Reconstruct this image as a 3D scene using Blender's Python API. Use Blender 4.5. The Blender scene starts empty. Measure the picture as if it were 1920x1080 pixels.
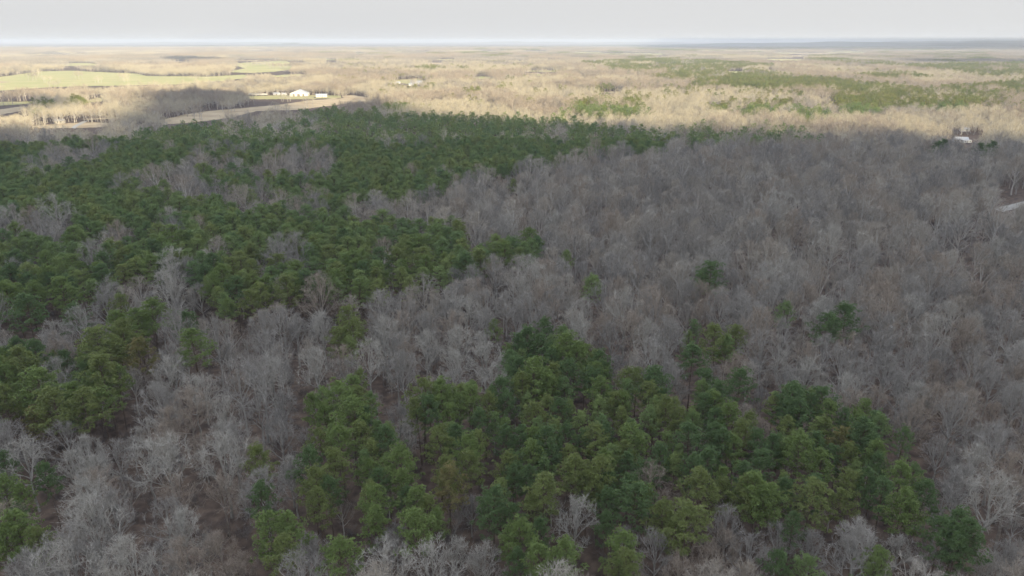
import bpy, math, random
import numpy as np
from mathutils import Vector

R = math.radians
scene = bpy.context.scene
C = scene.collection
random.seed(7)
rng = np.random.default_rng(7)

# ------------------------------------------------------------------ camera
CAM_H = 100.0
F_PX = 1321.0                       # focal length in pixels of the 1920 wide photograph
HORIZON = 76.0
PITCH = math.atan((540 - HORIZON) / F_PX)
cd = bpy.data.cameras.new('camera')
cd.sensor_width = 36.0
cd.lens = 36.0 * F_PX / 1920.0
cd.clip_start, cd.clip_end = 1.0, 90000.0
cam = bpy.data.objects.new('camera', cd)
cam.location = (0, 0, CAM_H)
cam.rotation_euler = (math.pi / 2 - PITCH, 0, 0)
C.objects.link(cam)
scene.camera = cam

# ------------------------------------------------------------------ light
SUN_EL, SUN_AZ = R(17), R(132)      # azimuth clockwise from the view direction
SUN = np.array([math.sin(SUN_AZ) * math.cos(SUN_EL), math.cos(SUN_AZ) * math.cos(SUN_EL), math.sin(SUN_EL)])
w = bpy.data.worlds.new('World')
scene.world = w
w.use_nodes = True
nt = w.node_tree
nt.nodes.clear()
N = nt.nodes.new
L = nt.links.new
sky = N('ShaderNodeTexSky')
sky.sky_type = 'NISHITA'
sky.sun_disc = False
sky.sun_elevation = SUN_EL
sky.sun_rotation = SUN_AZ
b1 = N('ShaderNodeBackground'); b1.inputs[1].default_value = 0.10
L(sky.outputs[0], b1.inputs[0])
b2 = N('ShaderNodeBackground'); b2.inputs[1].default_value = 0.735
# a thin high overcast, broken a little overhead
tc = N('ShaderNodeTexCoord')
noi = N('ShaderNodeTexNoise'); noi.inputs['Scale'].default_value = 2.2; noi.inputs['Detail'].default_value = 6
L(tc.outputs['Generated'], noi.inputs['Vector'])
sep = N('ShaderNodeSeparateXYZ'); L(tc.outputs['Generated'], sep.inputs[0])
mr = N('ShaderNodeMapRange'); mr.inputs[1].default_value = 0.16; mr.inputs[2].default_value = 0.75; mr.inputs[3].default_value = 0.0; mr.inputs[4].default_value = 0.55
L(sep.outputs['Z'], mr.inputs[0])
# an overcast sky is about three times brighter overhead than at the horizon
ms = N('ShaderNodeMapRange'); ms.inputs[1].default_value = 0.10; ms.inputs[2].default_value = 0.75; ms.inputs[3].default_value = 0.378; ms.inputs[4].default_value = 0.94
ms.interpolation_type = 'SMOOTHSTEP'
L(sep.outputs['Z'], ms.inputs[0]); L(ms.outputs[0], b2.inputs[1])
mc = N('ShaderNodeMix'); mc.data_type = 'RGBA'; mc.inputs[6].default_value = (1.0, 1.0, 0.995, 1); mc.inputs[7].default_value = (0.86, 0.93, 1.07, 1)
mk = N('ShaderNodeMapRange'); mk.inputs[1].default_value = 0.12; mk.inputs[2].default_value = 0.4
L(sep.outputs['Z'], mk.inputs[0]); L(mk.outputs[0], mc.inputs[0]); L(mc.outputs[2], b2.inputs[0])
mu = N('ShaderNodeMath'); mu.operation = 'MULTIPLY'; L(mr.outputs[0], mu.inputs[0]); L(noi.outputs[0], mu.inputs[1])
iv = N('ShaderNodeMath'); iv.operation = 'SUBTRACT'; iv.inputs[0].default_value = 1.0; iv.use_clamp = True; L(mu.outputs[0], iv.inputs[1])
mx = N('ShaderNodeMixShader'); L(iv.outputs[0], mx.inputs[0]); L(b1.outputs[0], mx.inputs[1]); L(b2.outputs[0], mx.inputs[2])
wo = N('ShaderNodeOutputWorld'); L(mx.outputs[0], wo.inputs[0])

sd = bpy.data.lights.new('sun', 'SUN')
sd.energy = 5.0
sd.angle = R(0.6)
sd.color = (1.0, 0.85, 0.57)
so = bpy.data.objects.new('sun', sd)
so.rotation_euler = Vector(SUN).to_track_quat('Z', 'Y').to_euler()
C.objects.link(so)

scene.view_settings.view_transform = 'Standard'
scene.view_settings.look = 'None'
scene.view_settings.exposure = 1.0
scene.view_settings.gamma = 1.0
cy = scene.cycles
cy.max_bounces = 4; cy.diffuse_bounces = 2; cy.glossy_bounces = 1; cy.transmission_bounces = 1
cy.volume_bounces = 1; cy.transparent_max_bounces = 8
cy.use_adaptive_sampling = True
cy.adaptive_threshold = 0.02
cy.caustics_reflective = cy.caustics_refractive = False

# ------------------------------------------------------------------ helpers
def tag(o, label=None, cat=None, group=None, kind=None):
    if label: o['label'] = label
    if cat: o['category'] = cat
    if group: o['group'] = group
    if kind: o['kind'] = kind
    return o

CP, SP = math.cos(PITCH), math.sin(PITCH)
def unproj(px, py, z=0.0):
    """the point of the horizontal plane at height z that the photograph shows at pixel px, py"""
    a = (np.asarray(px, float) - 960) / F_PX
    b = (540 - np.asarray(py, float)) / F_PX
    dy = CP + b * SP
    dz = -SP + b * CP
    t = (z - CAM_H) / dz
    return a * t, dy * t
def proj(x, y, z):
    x = np.asarray(x, float); y = np.asarray(y, float); z = np.asarray(z, float) - CAM_H
    dep = y * CP - z * SP
    up = y * SP + z * CP
    dep = np.where(dep < 1, 1, dep)
    return 960 + F_PX * x / dep, 540 - F_PX * up / dep, dep
def inside(poly, x, y):
    x = np.asarray(x, float); y = np.asarray(y, float)
    r = np.zeros(x.shape, bool)
    n = len(poly)
    for i in range(n):
        x1, y1 = poly[i]; x2, y2 = poly[(i + 1) % n]
        if y1 == y2: continue
        c = (y1 > y) != (y2 > y)
        r ^= c & (x < (x2 - x1) * (y - y1) / (y2 - y1) + x1)
    return r
_perm = rng.random((64, 64))
def vnoise(x, y, s):
    """smooth value noise, cell size s"""
    x = np.asarray(x, float) / s; y = np.asarray(y, float) / s
    i = np.floor(x).astype(int); j = np.floor(y).astype(int)
    u = x - i; v = y - j
    u = u * u * (3 - 2 * u); v = v * v * (3 - 2 * v)
    g = lambda a, b: _perm[a % 64, b % 64]
    return (g(i, j) * (1 - u) + g(i + 1, j) * u) * (1 - v) + (g(i, j + 1) * (1 - u) + g(i + 1, j + 1) * u) * v

class MB:
    def __init__(s): s.v = []; s.f = []; s.m = []
    def quadbox(s, lo, hi, m=0):
        x0, y0, z0 = lo; x1, y1, z1 = hi
        b = len(s.v)
        s.v += [(x0,y0,z0),(x1,y0,z0),(x1,y1,z0),(x0,y1,z0),(x0,y0,z1),(x1,y0,z1),(x1,y1,z1),(x0,y1,z1)]
        for q in ((0,3,2,1),(4,5,6,7),(0,1,5,4),(1,2,6,5),(2,3,7,6),(3,0,4,7)):
            s.f.append(tuple(b + i for i in q)); s.m.append(m)
    def poly(s, pts, m=0):
        b = len(s.v); s.v += [tuple(p) for p in pts]; s.f.append(tuple(range(b, b + len(pts)))); s.m.append(m)
    def tube(s, pts, rad, n=5, m=0):
        pts = [np.asarray(p, float) for p in pts]
        b = len(s.v)
        for i, p in enumerate(pts):
            d = pts[min(i + 1, len(pts) - 1)] - pts[max(i - 1, 0)]
            d /= (np.linalg.norm(d) + 1e-9)
            a = np.cross(d, (1, 0, 0) if abs(d[0]) < 0.8 else (0, 1, 0)); a /= np.linalg.norm(a)
            c = np.cross(d, a)
            for k in range(n):
                t = 2 * math.pi * k / n
                s.v.append(tuple(p + rad[i] * (math.cos(t) * a + math.sin(t) * c)))
        for i in range(len(pts) - 1):
            for k in range(n):
                k2 = (k + 1) % n
                s.f.append((b + i*n + k, b + i*n + k2, b + (i+1)*n + k2, b + (i+1)*n + k)); s.m.append(m)
    def sliver(s, p, q, wd, side, m=0):
        p = np.asarray(p); q = np.asarray(q)
        b = len(s.v)
        s.v += [tuple(p - side * wd), tuple(p + side * wd), tuple(q)]
        s.f.append((b, b + 1, b + 2)); s.m.append(m)
    def mesh(s, name, mats):
        me = bpy.data.meshes.new(name)
        me.from_pydata(s.v, [], s.f)
        for m in mats: me.materials.append(m)
        if any(s.m): me.polygons.foreach_set('material_index', s.m)
        me.update()
        return me
def link(name, me, parent=None):
    o = bpy.data.objects.new(name, me)
    C.objects.link(o)
    if parent is not None: o.parent = parent
    return o

# ------------------------------------------------------------------ materials
def mat(name, col, rough=0.9, var=0.0, scale=1.0, col2=None, rnd=None, spec=0.2, detail=4, bump=0.0, obj_coord=False):
    """diffuse surface; var/col2: noise mottling; rnd: list of colours picked by the object's random number"""
    m = bpy.data.materials.new(name); m.use_nodes = True
    t = m.node_tree; bs = t.nodes['Principled BSDF']
    bs.inputs['Roughness'].default_value = rough
    bs.inputs['Specular IOR Level'].default_value = spec
    base = None
    if rnd:
        oi = t.nodes.new('ShaderNodeObjectInfo')
        cr = t.nodes.new('ShaderNodeValToRGB')
        t.links.new(oi.outputs['Random'], cr.inputs[0])
        e = cr.color_ramp.elements
        e[0].color = (*rnd[0], 1); e[1].color = (*rnd[-1], 1)
        for i, c in enumerate(rnd[1:-1]):
            e.new((i + 1) / (len(rnd) - 1)).color = (*c, 1)
        base = cr.outputs[0]
    if col2 or var:
        no = t.nodes.new('ShaderNodeTexNoise'); no.inputs['Scale'].default_value = scale; no.inputs['Detail'].default_value = detail
        if obj_coord:
            tx = t.nodes.new('ShaderNodeTexCoord'); t.links.new(tx.outputs['Object'], no.inputs['Vector'])
        else:
            tx = t.nodes.new('ShaderNodeNewGeometry'); t.links.new(tx.outputs['Position'], no.inputs['Vector'])
        ra = t.nodes.new('ShaderNodeMapRange'); ra.inputs[1].default_value = 0.35; ra.inputs[2].default_value = 0.65
        t.links.new(no.outputs[0], ra.inputs[0])
        mi = t.nodes.new('ShaderNodeMix'); mi.data_type = 'RGBA'
        t.links.new(ra.outputs[0], mi.inputs[0])
        if col2:
            mi.inputs[6].default_value = (*col, 1); mi.inputs[7].default_value = (*col2, 1)
            if base: t.links.new(base, mi.inputs[6])
        else:
            mi.blend_type = 'MULTIPLY'
            mi.inputs[6].default_value = (*col, 1)
            if base: t.links.new(base, mi.inputs[6])
            mi.inputs[7].default_value = (1 - var, 1 - var, 1 - var, 1)
        base = mi.outputs[2]
        if bump:
            bu = t.nodes.new('ShaderNodeBump'); bu.inputs['Strength'].default_value = bump
            t.links.new(no.outputs[0], bu.inputs['Height']); t.links.new(bu.outputs[0], bs.inputs['Normal'])
    if base is None: bs.inputs['Base Color'].default_value = (*col, 1)
    else: t.links.new(base, bs.inputs['Base Color'])
    return m

G_BRIGHT, G_DARK, G_OLIVE, G_BROWN = (0.215, 0.285, 0.092), (0.150, 0.220, 0.088), (0.228, 0.268, 0.092), (0.30, 0.25, 0.11)
M_pine = {'bright green': mat('needles_bright', G_BRIGHT, 0.7, 0.3, 0.5, obj_coord=True),
          'dark green': mat('needles_dark', G_DARK, 0.7, 0.3, 0.5, obj_coord=True),
          'olive green': mat('needles_olive', G_OLIVE, 0.7, 0.3, 0.5, obj_coord=True),
          'browning': mat('needles_brown', G_BROWN, 0.8, col2=(0.11, 0.13, 0.04), scale=0.35, obj_coord=True)}
M_pine_mix = mat('needles_mixed', G_BRIGHT, 0.7, 0.3, 0.5, rnd=[(0.185, 0.275, 0.115), (0.25, 0.335, 0.13), (0.28, 0.355, 0.13), (0.305, 0.35, 0.12), (0.225, 0.325, 0.12)])
M_bark_pine = mat('pine_bark', (0.17, 0.125, 0.095), 0.95, 0.4, 3.0, obj_coord=True)
B_PALE, B_GREY, B_BROWN = (0.385, 0.362, 0.315), (0.295, 0.275, 0.245), (0.31, 0.258, 0.205)
M_twig = {'pale grey': mat('twigs_pale', B_PALE, 0.9), 'grey': mat('twigs_grey', B_GREY, 0.9), 'brownish': mat('twigs_brown', B_BROWN, 0.9)}
M_twig_mix = mat('twigs_mixed', B_GREY, 0.9, rnd=[(0.23, 0.21, 0.185), (0.43, 0.395, 0.335), B_BROWN, (0.39, 0.345, 0.28), (0.25, 0.235, 0.215), B_GREY, (0.41, 0.375, 0.32)])
M_bark = {'pale grey': mat('bark_pale', (0.38, 0.355, 0.31), 0.9, 0.35, 1.5, obj_coord=True),
          'grey': mat('bark_grey', (0.38, 0.355, 0.315), 0.9, 0.35, 1.5, obj_coord=True),
          'brownish': mat('bark_brown', (0.34, 0.29, 0.24), 0.9, 0.35, 1.5, obj_coord=True)}
M_bark_mix = mat('bark_mixed', (0.4, 0.4, 0.4), 0.9, rnd=[(0.36, 0.34, 0.31), (0.50, 0.47, 0.42), (0.38, 0.33, 0.28), (0.46, 0.43, 0.38)])
M_bush = mat('bush_twigs', B_BROWN, 0.9, rnd=[(0.13, 0.105, 0.09), (0.17, 0.15, 0.135), (0.12, 0.09, 0.075)])
M_ground = mat('leaf_litter', (0.065, 0.047, 0.038), 1.0, col2=(0.15, 0.108, 0.08), scale=0.35, detail=8)
M_hay = mat('hay_field', (0.36, 0.355, 0.155), 1.0, col2=(0.44, 0.39, 0.195), scale=0.012, detail=6)
M_tan = mat('dormant_field', (0.34, 0.26, 0.165), 1.0, col2=(0.46, 0.37, 0.24), scale=0.03, detail=6)
M_lawn = mat('yard_grass', (0.30, 0.29, 0.13), 1.0, col2=(0.40, 0.34, 0.18), scale=0.03)
M_gravel = mat('gravel', (0.42, 0.40, 0.36), 1.0, 0.3, 0.6)
M_hill = mat('far_wood', (0.13, 0.115, 0.085), 1.0, col2=(0.07, 0.085, 0.05), scale=0.004, detail=8)
M_white = mat('white_siding', (0.66, 0.66, 0.645), 0.6, 0.08, 0.4)
M_roof = mat('metal_roof', (0.44, 0.45, 0.465), 0.4, 0.1, 0.3, spec=0.5)
M_greyroof = mat('shingle_roof', (0.28, 0.27, 0.26), 0.9, 0.3, 0.5)
M_glass = mat('dark_glass', (0.03, 0.035, 0.04), 0.15, spec=0.5)
M_door = mat('door_paint', (0.22, 0.19, 0.16), 0.7)
M_tyre = mat('rubber', (0.03, 0.03, 0.03), 0.9)
M_carwhite = mat('car_paint_white', (0.8, 0.8, 0.8), 0.3, spec=0.5)
M_cardark = mat('car_paint_dark', (0.06, 0.065, 0.08), 0.3, spec=0.5)
M_cloud = mat('cloud_water', (0.9, 0.9, 0.9), 1.0, spec=0.0)

# ------------------------------------------------------------------ ground, fields, hills
def plane_from_px(name, poly, z, m, kind='structure', label=None):
    mb = MB()
    rg = np.random.default_rng(int(abs(poly[0][0]) * 7 + abs(poly[0][1]) * 13))
    q = []
    for i in range(len(poly)):
        (a, b), (c, d) = poly[i], poly[(i + 1) % len(poly)]
        n = max(1, int(abs(c - a) / 6))
        for k in range(n): q.append((a + (c - a) * k / n + rg.normal(0, .8), b + (d - b) * k / n + rg.normal(0, .22)))
    xs, ys = unproj([p[0] for p in q], [p[1] for p in q], 0.0)
    mb.poly([(x, y, z) for x, y in zip(xs, ys)])
    o = link(name, mb.mesh(name, [m])); o['kind'] = kind
    return o
mb = MB()
mb.poly([(-32000, -3000, 0), (32000, -3000, 0), (32000, 45000, 0), (-32000, 45000, 0)])
tag(link('ground', mb.mesh('ground', [M_ground])), kind='structure')

# fields, as the photograph shows them (pixels of the 1920 x 1080 photograph on the ground)
FIELDS = [
 ('hay_field', [(-60,152),(30,140),(70,134.5),(130,132.5),(258,138),(275,142.5),(390,143.5),(455,140),(470,145),(420,152),(330,158),(240,160),(100,163),(0,170),(-60,173)], M_hay),
 ('hay_field', [(428,120),(470,116.5),(535,113.5),(548,120),(545,130),(520,134),(470,137),(425,135),(460,128)], M_hay),
 ('field', [(300,226),(340,216),(390,208),(450,203),(520,197),(575,189),(615,185.5),(655,184),(672,188),(650,194),(560,206),(480,208),(440,219),(370,229),(300,234)], M_tan),
 ('field', [(-60,214),(0,205),(45,199),(50,205),(20,212),(-60,226)], M_tan),
 ('field', [(-60,196),(0,191),(70,190),(80,193),(0,198),(-60,205)], M_lawn),
 ('field', [(55,237),(110,232),(175,229),(235,233),(180,239),(90,241)], M_tan),
 ('field', [(150,223),(232,219.5),(236,221.5),(158,225)], M_tan),
 ('field', [(150,190),(180,184),(205,184),(195,189),(160,193)], M_lawn),
 ('field', [(455,181),(540,178),(640,179),(640,184),(560,186),(470,186)], M_lawn),
 ('field', [(735,150),(785,147),(800,153),(770,158),(740,155)], M_lawn),
 ('field', [(310,114.5),(390,113.3),(392,115),(312,116)], M_tan),
 ('field', [(425,113.5),(530,111.5),(530,113),(430,115)], M_tan),
 ('field', [(60,101.5),(170,100),(172,101.5),(62,103)], M_tan),
 ('field', [(283,120.5),(300,120),(300,121.5),(284,122)], M_tan),
 ('field', [(597,117.5),(640,117),(640,119),(600,119.5)], M_hay),
 ('field', [(960,138.5),(1010,136.5),(1015,138),(965,140)], M_tan),
 ('field', [(100,119),(160,118),(210,122),(120,124)], M_hay),
 ('field', [(500,142),(560,139),(590,141),(520,145)], M_hay),
 ('field', [(640,180),(660,178),(690,183),(700,191),(655,192)], M_tan),
 ('field', [(1030,186),(1065,184.5),(1066,187),(1032,188.5)], M_tan),
 ('field', [(1120,172),(1160,171),(1162,174),(1122,175)], M_tan),
]
rf = np.random.default_rng(77)
for i in range(34):                                         # the many small clearings of the far plain
    u0 = rf.uniform(-40, 1250) if i < 26 else rf.uniform(1250, 1940); v0 = 96 + 62 * rf.random() ** 2.0
    if 380 < u0 < 680 and v0 > 120: continue
    hw = rf.uniform(14, 60) * (1.15 - (v0 - 96) / 120); hh = rf.uniform(.5, 1.3) * (1 + (v0 - 96) / 45)
    a = np.linspace(0, 6.283, 9)[:-1]
    FIELDS.append(('field', [(u0 + hw * math.cos(t) * rf.uniform(.7, 1.2), v0 + hh * math.sin(t) * rf.uniform(.6, 1.2) + .012 * hw * math.cos(t)) for t in a], (M_tan, M_lawn, M_hay)[int(rf.integers(3))]))
for i, (nm, poly, m) in enumerate(FIELDS):
    plane_from_px(nm, poly, 0.05 + 0.004 * i, m)
# gravel drive on the right, drive by the far left yard, and the gap beside the pine block
PATHS = [[(1862,392),(1885,386),(1925,377),(1990,366),(1990,378),(1930,386),(1905,391),(1880,398)],
         [(132,240),(150,230),(162,226),(166,227),(155,232),(142,241)]]
for i, poly in enumerate(PATHS):
    plane_from_px('path', poly, 0.2 + 0.004 * i, M_gravel)
GAPS = PATHS + [[(1856,376),(1930,366),(2000,358),(2000,404),(1900,404),(1862,400)], [(1546,186),(1556,180),(1566,196),(1572,222),(1562,222),(1556,200)], [(1772,255),(1840,252),(1856,281),(1795,284)],
                [(640,186),(668,184),(672,192),(650,194)]]

def ridge(cx, cy, lx, ly, h, seed):
    r = np.random.default_rng(seed)
    nx, ny = 90, 14
    mb = MB()
    ph = r.random(8) * 6.28
    for j in range(ny + 1):
        for i in range(nx + 1):
            u, v = i / nx, j / ny
            e = math.sin(math.pi * u) ** 0.6 * math.sin(math.pi * v)
            k = 0.72 + 0.16 * math.sin(5 * u * 3 + ph[0]) + 0.10 * math.sin(13 * u * 3 + ph[1] + v) + 0.05 * math.sin(31 * u * 3 + ph[2] + 2 * v) + 0.03 * r.random()
            mb.v.append((cx + (u - .5) * lx, cy + (v - .5) * ly + 300 * math.sin(3 * u + ph[3]), -2 + h * e * k))
    for j in range(ny):
        for i in range(nx):
            a = j * (nx + 1) + i
            mb.f.append((a, a + 1, a + nx + 2, a + nx + 1)); mb.m.append(0)
    o = link('hills', mb.mesh('hills', [M_hill])); o['kind'] = 'structure'
ridge(8800, 14500, 15000, 3000, 92, 1)
ridge(13500, 19000, 17000, 3000, 112, 2)
ridge(6500, 11200, 8000, 1200, 42, 3)
ridge(-4700, 15500, 1500, 900, 62, 4)
ridge(-5300, 13000, 900, 600, 34, 5)
ridge(-9500, 24000, 9000, 2000, 70, 6)
ridge(1500, 26000, 12000, 2500, 80, 8)

# ------------------------------------------------------------------ tree builders
def frame(d):
    d = d / (np.linalg.norm(d) + 1e-9)
    a = np.cross(d, (0.13, 0.27, 0.95) if abs(d[2]) < 0.9 else (1, 0.1, 0)); a /= np.linalg.norm(a)
    return d, a, np.cross(d, a)
def limb_path(r, p, d, length, n, lift, wander):
    pts = [p.copy()]
    d = d / np.linalg.norm(d)
    for i in range(n):
        d = d + r.normal(0, wander, 3) + np.array([0, 0, lift])
        d /= np.linalg.norm(d)
        p = p + d * (length / n)
        pts.append(p.copy())
    return pts
def along(pts, t):
    k = t * (len(pts) - 1); i = min(int(k), len(pts) - 2); u = k - i
    return pts[i] * (1 - u) + pts[i + 1] * u, pts[i + 1] - pts[i]

def bezier(a, b, c, n, r, wob):
    t = np.linspace(0, 1, n + 1)[:, None]
    p = (1 - t) ** 2 * a + 2 * t * (1 - t) * b + t ** 2 * c
    w = r.normal(0, wob, p.shape); w[0] = 0; w[-1] = 0
    return [q for q in p + w]
def bare_tree(seed, h=19.0, forks=6, spread=1.0, lod=0):
    """leafless hardwood with limbs fanning out to a domed crown: (trunk builder, crown builder). lod 1: for the distance"""
    r = np.random.default_rng(seed)
    T, K = MB(), MB()
    R_ = 6.1 * spread * h / 19
    base = np.array([0, 0, 0.])
    zc = h * r.uniform(.46, .54)                              # the widest level of the crown
    fork = h * r.uniform(.26, .38)
    lean = r.normal(0, .35, 3); lean[2] = 0
    top = lean + np.array([0, 0, h * .97])
    lead = bezier(base, lean * .4 + np.array([0, 0, h * .5]), top, 7, r, .14)
    r0 = 0.0165 * h
    T.tube(lead, [r0 * (1 - 0.92 * (i / 7) ** 0.75) + 0.012 for i in range(8)], 6 if not lod else 3)
    lump = r.uniform(.82, 1.12, 9)
    def dome(az, th):
        k = lump[int((az % 6.2832) / 6.2832 * 9) % 9] * r.uniform(.93, 1.05)
        return lean + np.array([R_ * k * math.cos(az) * math.sin(th), R_ * k * math.sin(az) * math.sin(th), zc + (h - zc) * math.cos(th) * (.94 + .06 * k)])
    n1 = forks + 4
    az0 = r.uniform(0, 6.28)
    tw = 0.0225 if not lod else 0.052
    for a in range(n1):
        f = (a + .5) / n1
        th = 1.46 * (1 - f) ** 0.72 + r.normal(0, .08)
        az = az0 + a * 2.4 + r.normal(0, .25)
        end = dome(az, th)
        zs = fork + (h * .62 - fork) * f ** 1.2
        p, _ = along(lead, min(zs / (h * .97), .95))
        ctl = p + (end - p) * .45 + np.array([0, 0, (end[2] - p[2]) * .05 - .6 + .9 * f])
        P1 = bezier(p, ctl, end, 6, r, .09)
        l1 = np.linalg.norm(end - p)
        ra = r0 * 0.52 * (1 - 0.45 * f)
        T.tube(P1, [ra * (1 - 0.90 * i / 6) + 0.010 for i in range(7)], 5 if not lod else 3)
        n2 = 9 if not lod else 6
        for b in range(n2):
            t2 = 0.26 + 0.74 * (b + r.random()) / n2
            p2, dd = along(P1, min(t2, 0.985))
            e2 = dome(az + r.normal(0, .42) / max(math.sin(th), .35), min(max(th + r.normal(0, .30), 0.02), 1.95))
            v = e2 - p2
            L2 = np.linalg.norm(v)
            mx = l1 * r.uniform(.34, .55)
            if L2 > mx: e2 = p2 + v * (mx / L2)
            elif L2 < .9: e2 = p2 + (v + dd / np.linalg.norm(dd)) * .9
            P2 = bezier(p2, p2 + (e2 - p2) * .45 + dd / (np.linalg.norm(dd) + 1e-9) * .35, e2, 3, r, .10)
            rb = ra * 0.44 * (1 - 0.6 * t2) + 0.014
            if not lod: K.tube(P2, [rb, rb * .7, rb * .45, 0.008], 3)
            else: K.sliver(P2[0], P2[-1], 0.08, frame(P2[-1] - P2[0])[1])
            n3 = 7 if not lod else 4
            for c in range(n3):
                t3 = 0.25 + 0.75 * (c + r.random()) / n3
                p3, d3 = along(P2, min(t3, 0.99))
                d0, u, w_ = frame(d3)
                az3 = c * 2.4 + r.uniform(-.6, .6); sg = r.uniform(0.35, 0.85)
                d = d0 * math.cos(sg) + (u * math.cos(az3) + w_ * math.sin(az3)) * math.sin(sg) + np.array([0, 0, .22])
                P3 = limb_path(r, p3, d, r.uniform(0.8, 1.6) * (h / 19), 2, 0.06, 0.12)
                if not lod:
                    K.sliver(P3[0], P3[2], 0.021, frame(P3[2] - P3[0])[1])
                    K.sliver(P3[0], P3[2], 0.019, frame(P3[2] - P3[0])[2])
                n4 = 5 if not lod else 3
                for e in range(n4):
                    q0, d4 = along(P3, r.uniform(0.1, 1.0) * .99)
                    d0, u, w_ = frame(d4)
                    az4 = r.uniform(0, 6.28); sg = r.uniform(0.3, 0.85)
                    d = d0 * math.cos(sg) + (u * math.cos(az4) + w_ * math.sin(az4)) * math.sin(sg) + np.array([0, 0, .15])
                    K.sliver(q0, q0 + d * r.uniform(0.45, 0.95) * (1.0 if not lod else 1.6), tw, frame(d)[1 if r.random() < .5 else 2])
    return T, K

def pine_tree(seed, h=19.0, rad=3.7, clen=9.0, lod=0):
    r = np.random.default_rng(seed)
    T, K = MB(), MB()
    top = limb_path(r, np.zeros(3), np.array([r.normal(0, .02), r.normal(0, .02), 1.0]), h * 0.96, 5, 0.0, 0.015)
    T.tube(top, [0.19 * (1 - 0.85 * i / 5) + 0.01 for i in range(6)], 6 if not lod else 3)
    nb = 50 if not lod else 20
    def tuft(p, out, size, n, wd):
        for _ in range(n):
            d = r.normal(0, 1, 3); d /= np.linalg.norm(d)
            d = d + out * 0.75 + np.array([0, 0, .45]); d /= np.linalg.norm(d)
            K.sliver(p - d * size * .12, p + d * size * r.uniform(.7, 1.1), wd, frame(d)[1 if r.random() < .5 else 2])
    lop = r.uniform(0.75, 1.2, 7)
    for b in range(nb):
        f = ((b + r.random()) / nb) ** 0.85             # 0: lowest branch, 1: the top
        z = h - clen * (1 - f)
        prof = (1 - f ** 1.7) ** 0.62 * (0.62 + 0.38 * min(1, f / 0.22))
        az = b * 2.39996 + r.normal(0, .3)
        ln = max(rad * prof * r.uniform(0.62, 1.14) * lop[int((az % 6.283) / 6.2832 * 7) % 7], 0.35)
        p, _ = along(top, min(z / (h * .96), .99))
        inc = 1.45 - 0.9 * f + r.normal(0, .1)
        d = np.array([math.cos(az) * math.sin(inc), math.sin(az) * math.sin(inc), math.cos(inc)])
        P = limb_path(r, p, d, ln, 3, 0.10, 0.08)
        if not lod: T.tube(P, [0.05, .035, .025, .012], 3)
        npuff = 1 + int(ln / 1.35) if not lod else 1 + int(ln / 2.0)
        for c in range(npuff):
            t = 1 - 0.66 * c / max(npuff, 1)
            q, dd = along(P, min(t, .99))
            dd = dd / (np.linalg.norm(dd) + 1e-9)
            q = q + r.normal(0, .3, 3) * np.array([1, 1, .5]) + np.array([0, 0, .15])
            if not lod:
                pr = r.uniform(.34, .58)
                for _ in range(10):
                    o_ = r.normal(0, 1, 3); o_ /= np.linalg.norm(o_); o_[2] = abs(o_[2]) * .8 - .12
                    tuft(q + o_ * pr * np.array([1.15, 1.15, 1]), dd * .4 + o_ * .8, r.uniform(.36, .52), 10, .048)
            else:
                tuft(q, dd, r.uniform(1.0, 1.5), 12, .19)
    if not lod:                                           # a few dead stubs under the crown
        for b in range(5):
            z = h - clen - r.uniform(0.2, 3.0); az = r.uniform(0, 6.28)
            p, _ = along(top, z / (h * .96))
            T.tube([p, p + np.array([math.cos(az), math.sin(az), .1]) * r.uniform(.6, 1.6)], [.03, .01], 3)
    return T, K

def merge(parts):
    """several (builder, offset, rotation, scale, material index) into one builder"""
    o = MB()
    for mb, off, rot, sc, mi in parts:
        if not mb.v: continue
        v = np.array(mb.v); c, s = math.cos(rot), math.sin(rot)
        v = v * np.asarray(sc)
        v = np.stack([v[:, 0] * c - v[:, 1] * s + off[0], v[:, 0] * s + v[:, 1] * c + off[1], v[:, 2] + off[2]], 1)
        b = len(o.v)
        o.v += [tuple(x) for x in v]
        o.f += [tuple(b + i for i in f) for f in mb.f]
        o.m += [mi] * len(mb.f)
    return o

NB, NP = 9, 7
BARE = [bare_tree(100 + i, h=random.uniform(16.5, 21), forks=random.choice((4, 5, 6)), spread=random.uniform(.8, 1.15)) for i in range(NB)]
PINE = [pine_tree(200 + i, h=19.0, rad=random.uniform(4.8, 5.5), clen=random.uniform(8.5, 10.5)) for i in range(NP)]
BARE_L = [bare_tree(300 + i, h=18.5, forks=4, spread=1.0 + .08 * i, lod=1) for i in range(4)]
PINE_L = [pine_tree(400 + i, h=19.0, rad=5.0, clen=9.5, lod=1) for i in range(4)]
def proto(name, mb, mats):
    return bpy.data.objects.new(name, mb.mesh(name, mats))         # source shape of a wood; never linked to the scene
def single(pair, name, mats): return proto(name, merge([(pair[0], (0, 0, 0), 0, 1, 0), (pair[1], (0, 0, 0), 0, 1, 1)]), mats)
def clump(pairs, name, mats, n, size, seed, wide=1.0):
    r = np.random.default_rng(seed); parts = []
    g = int(math.ceil(math.sqrt(n))); st = size / g
    for i in range(n):
        T, K = pairs[r.integers(len(pairs))]
        off = ((i % g + .5) * st - size / 2 + r.normal(0, st * .28), (i // g + .5) * st - size / 2 + r.normal(0, st * .28), 0)
        sc = r.uniform(.78, 1.12); rot = r.uniform(0, 6.28)
        sc = (sc * wide, sc * wide, sc)
        parts += [(T, off, rot, sc, 0), (K, off, rot, sc, 1)]
    return proto(name, merge(parts), mats)
M_twig_tan = mat('twigs_tan', B_GREY, 0.9, rnd=[(0.50, 0.445, 0.33), (0.43, 0.38, 0.28), (0.47, 0.425, 0.32)])
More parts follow.
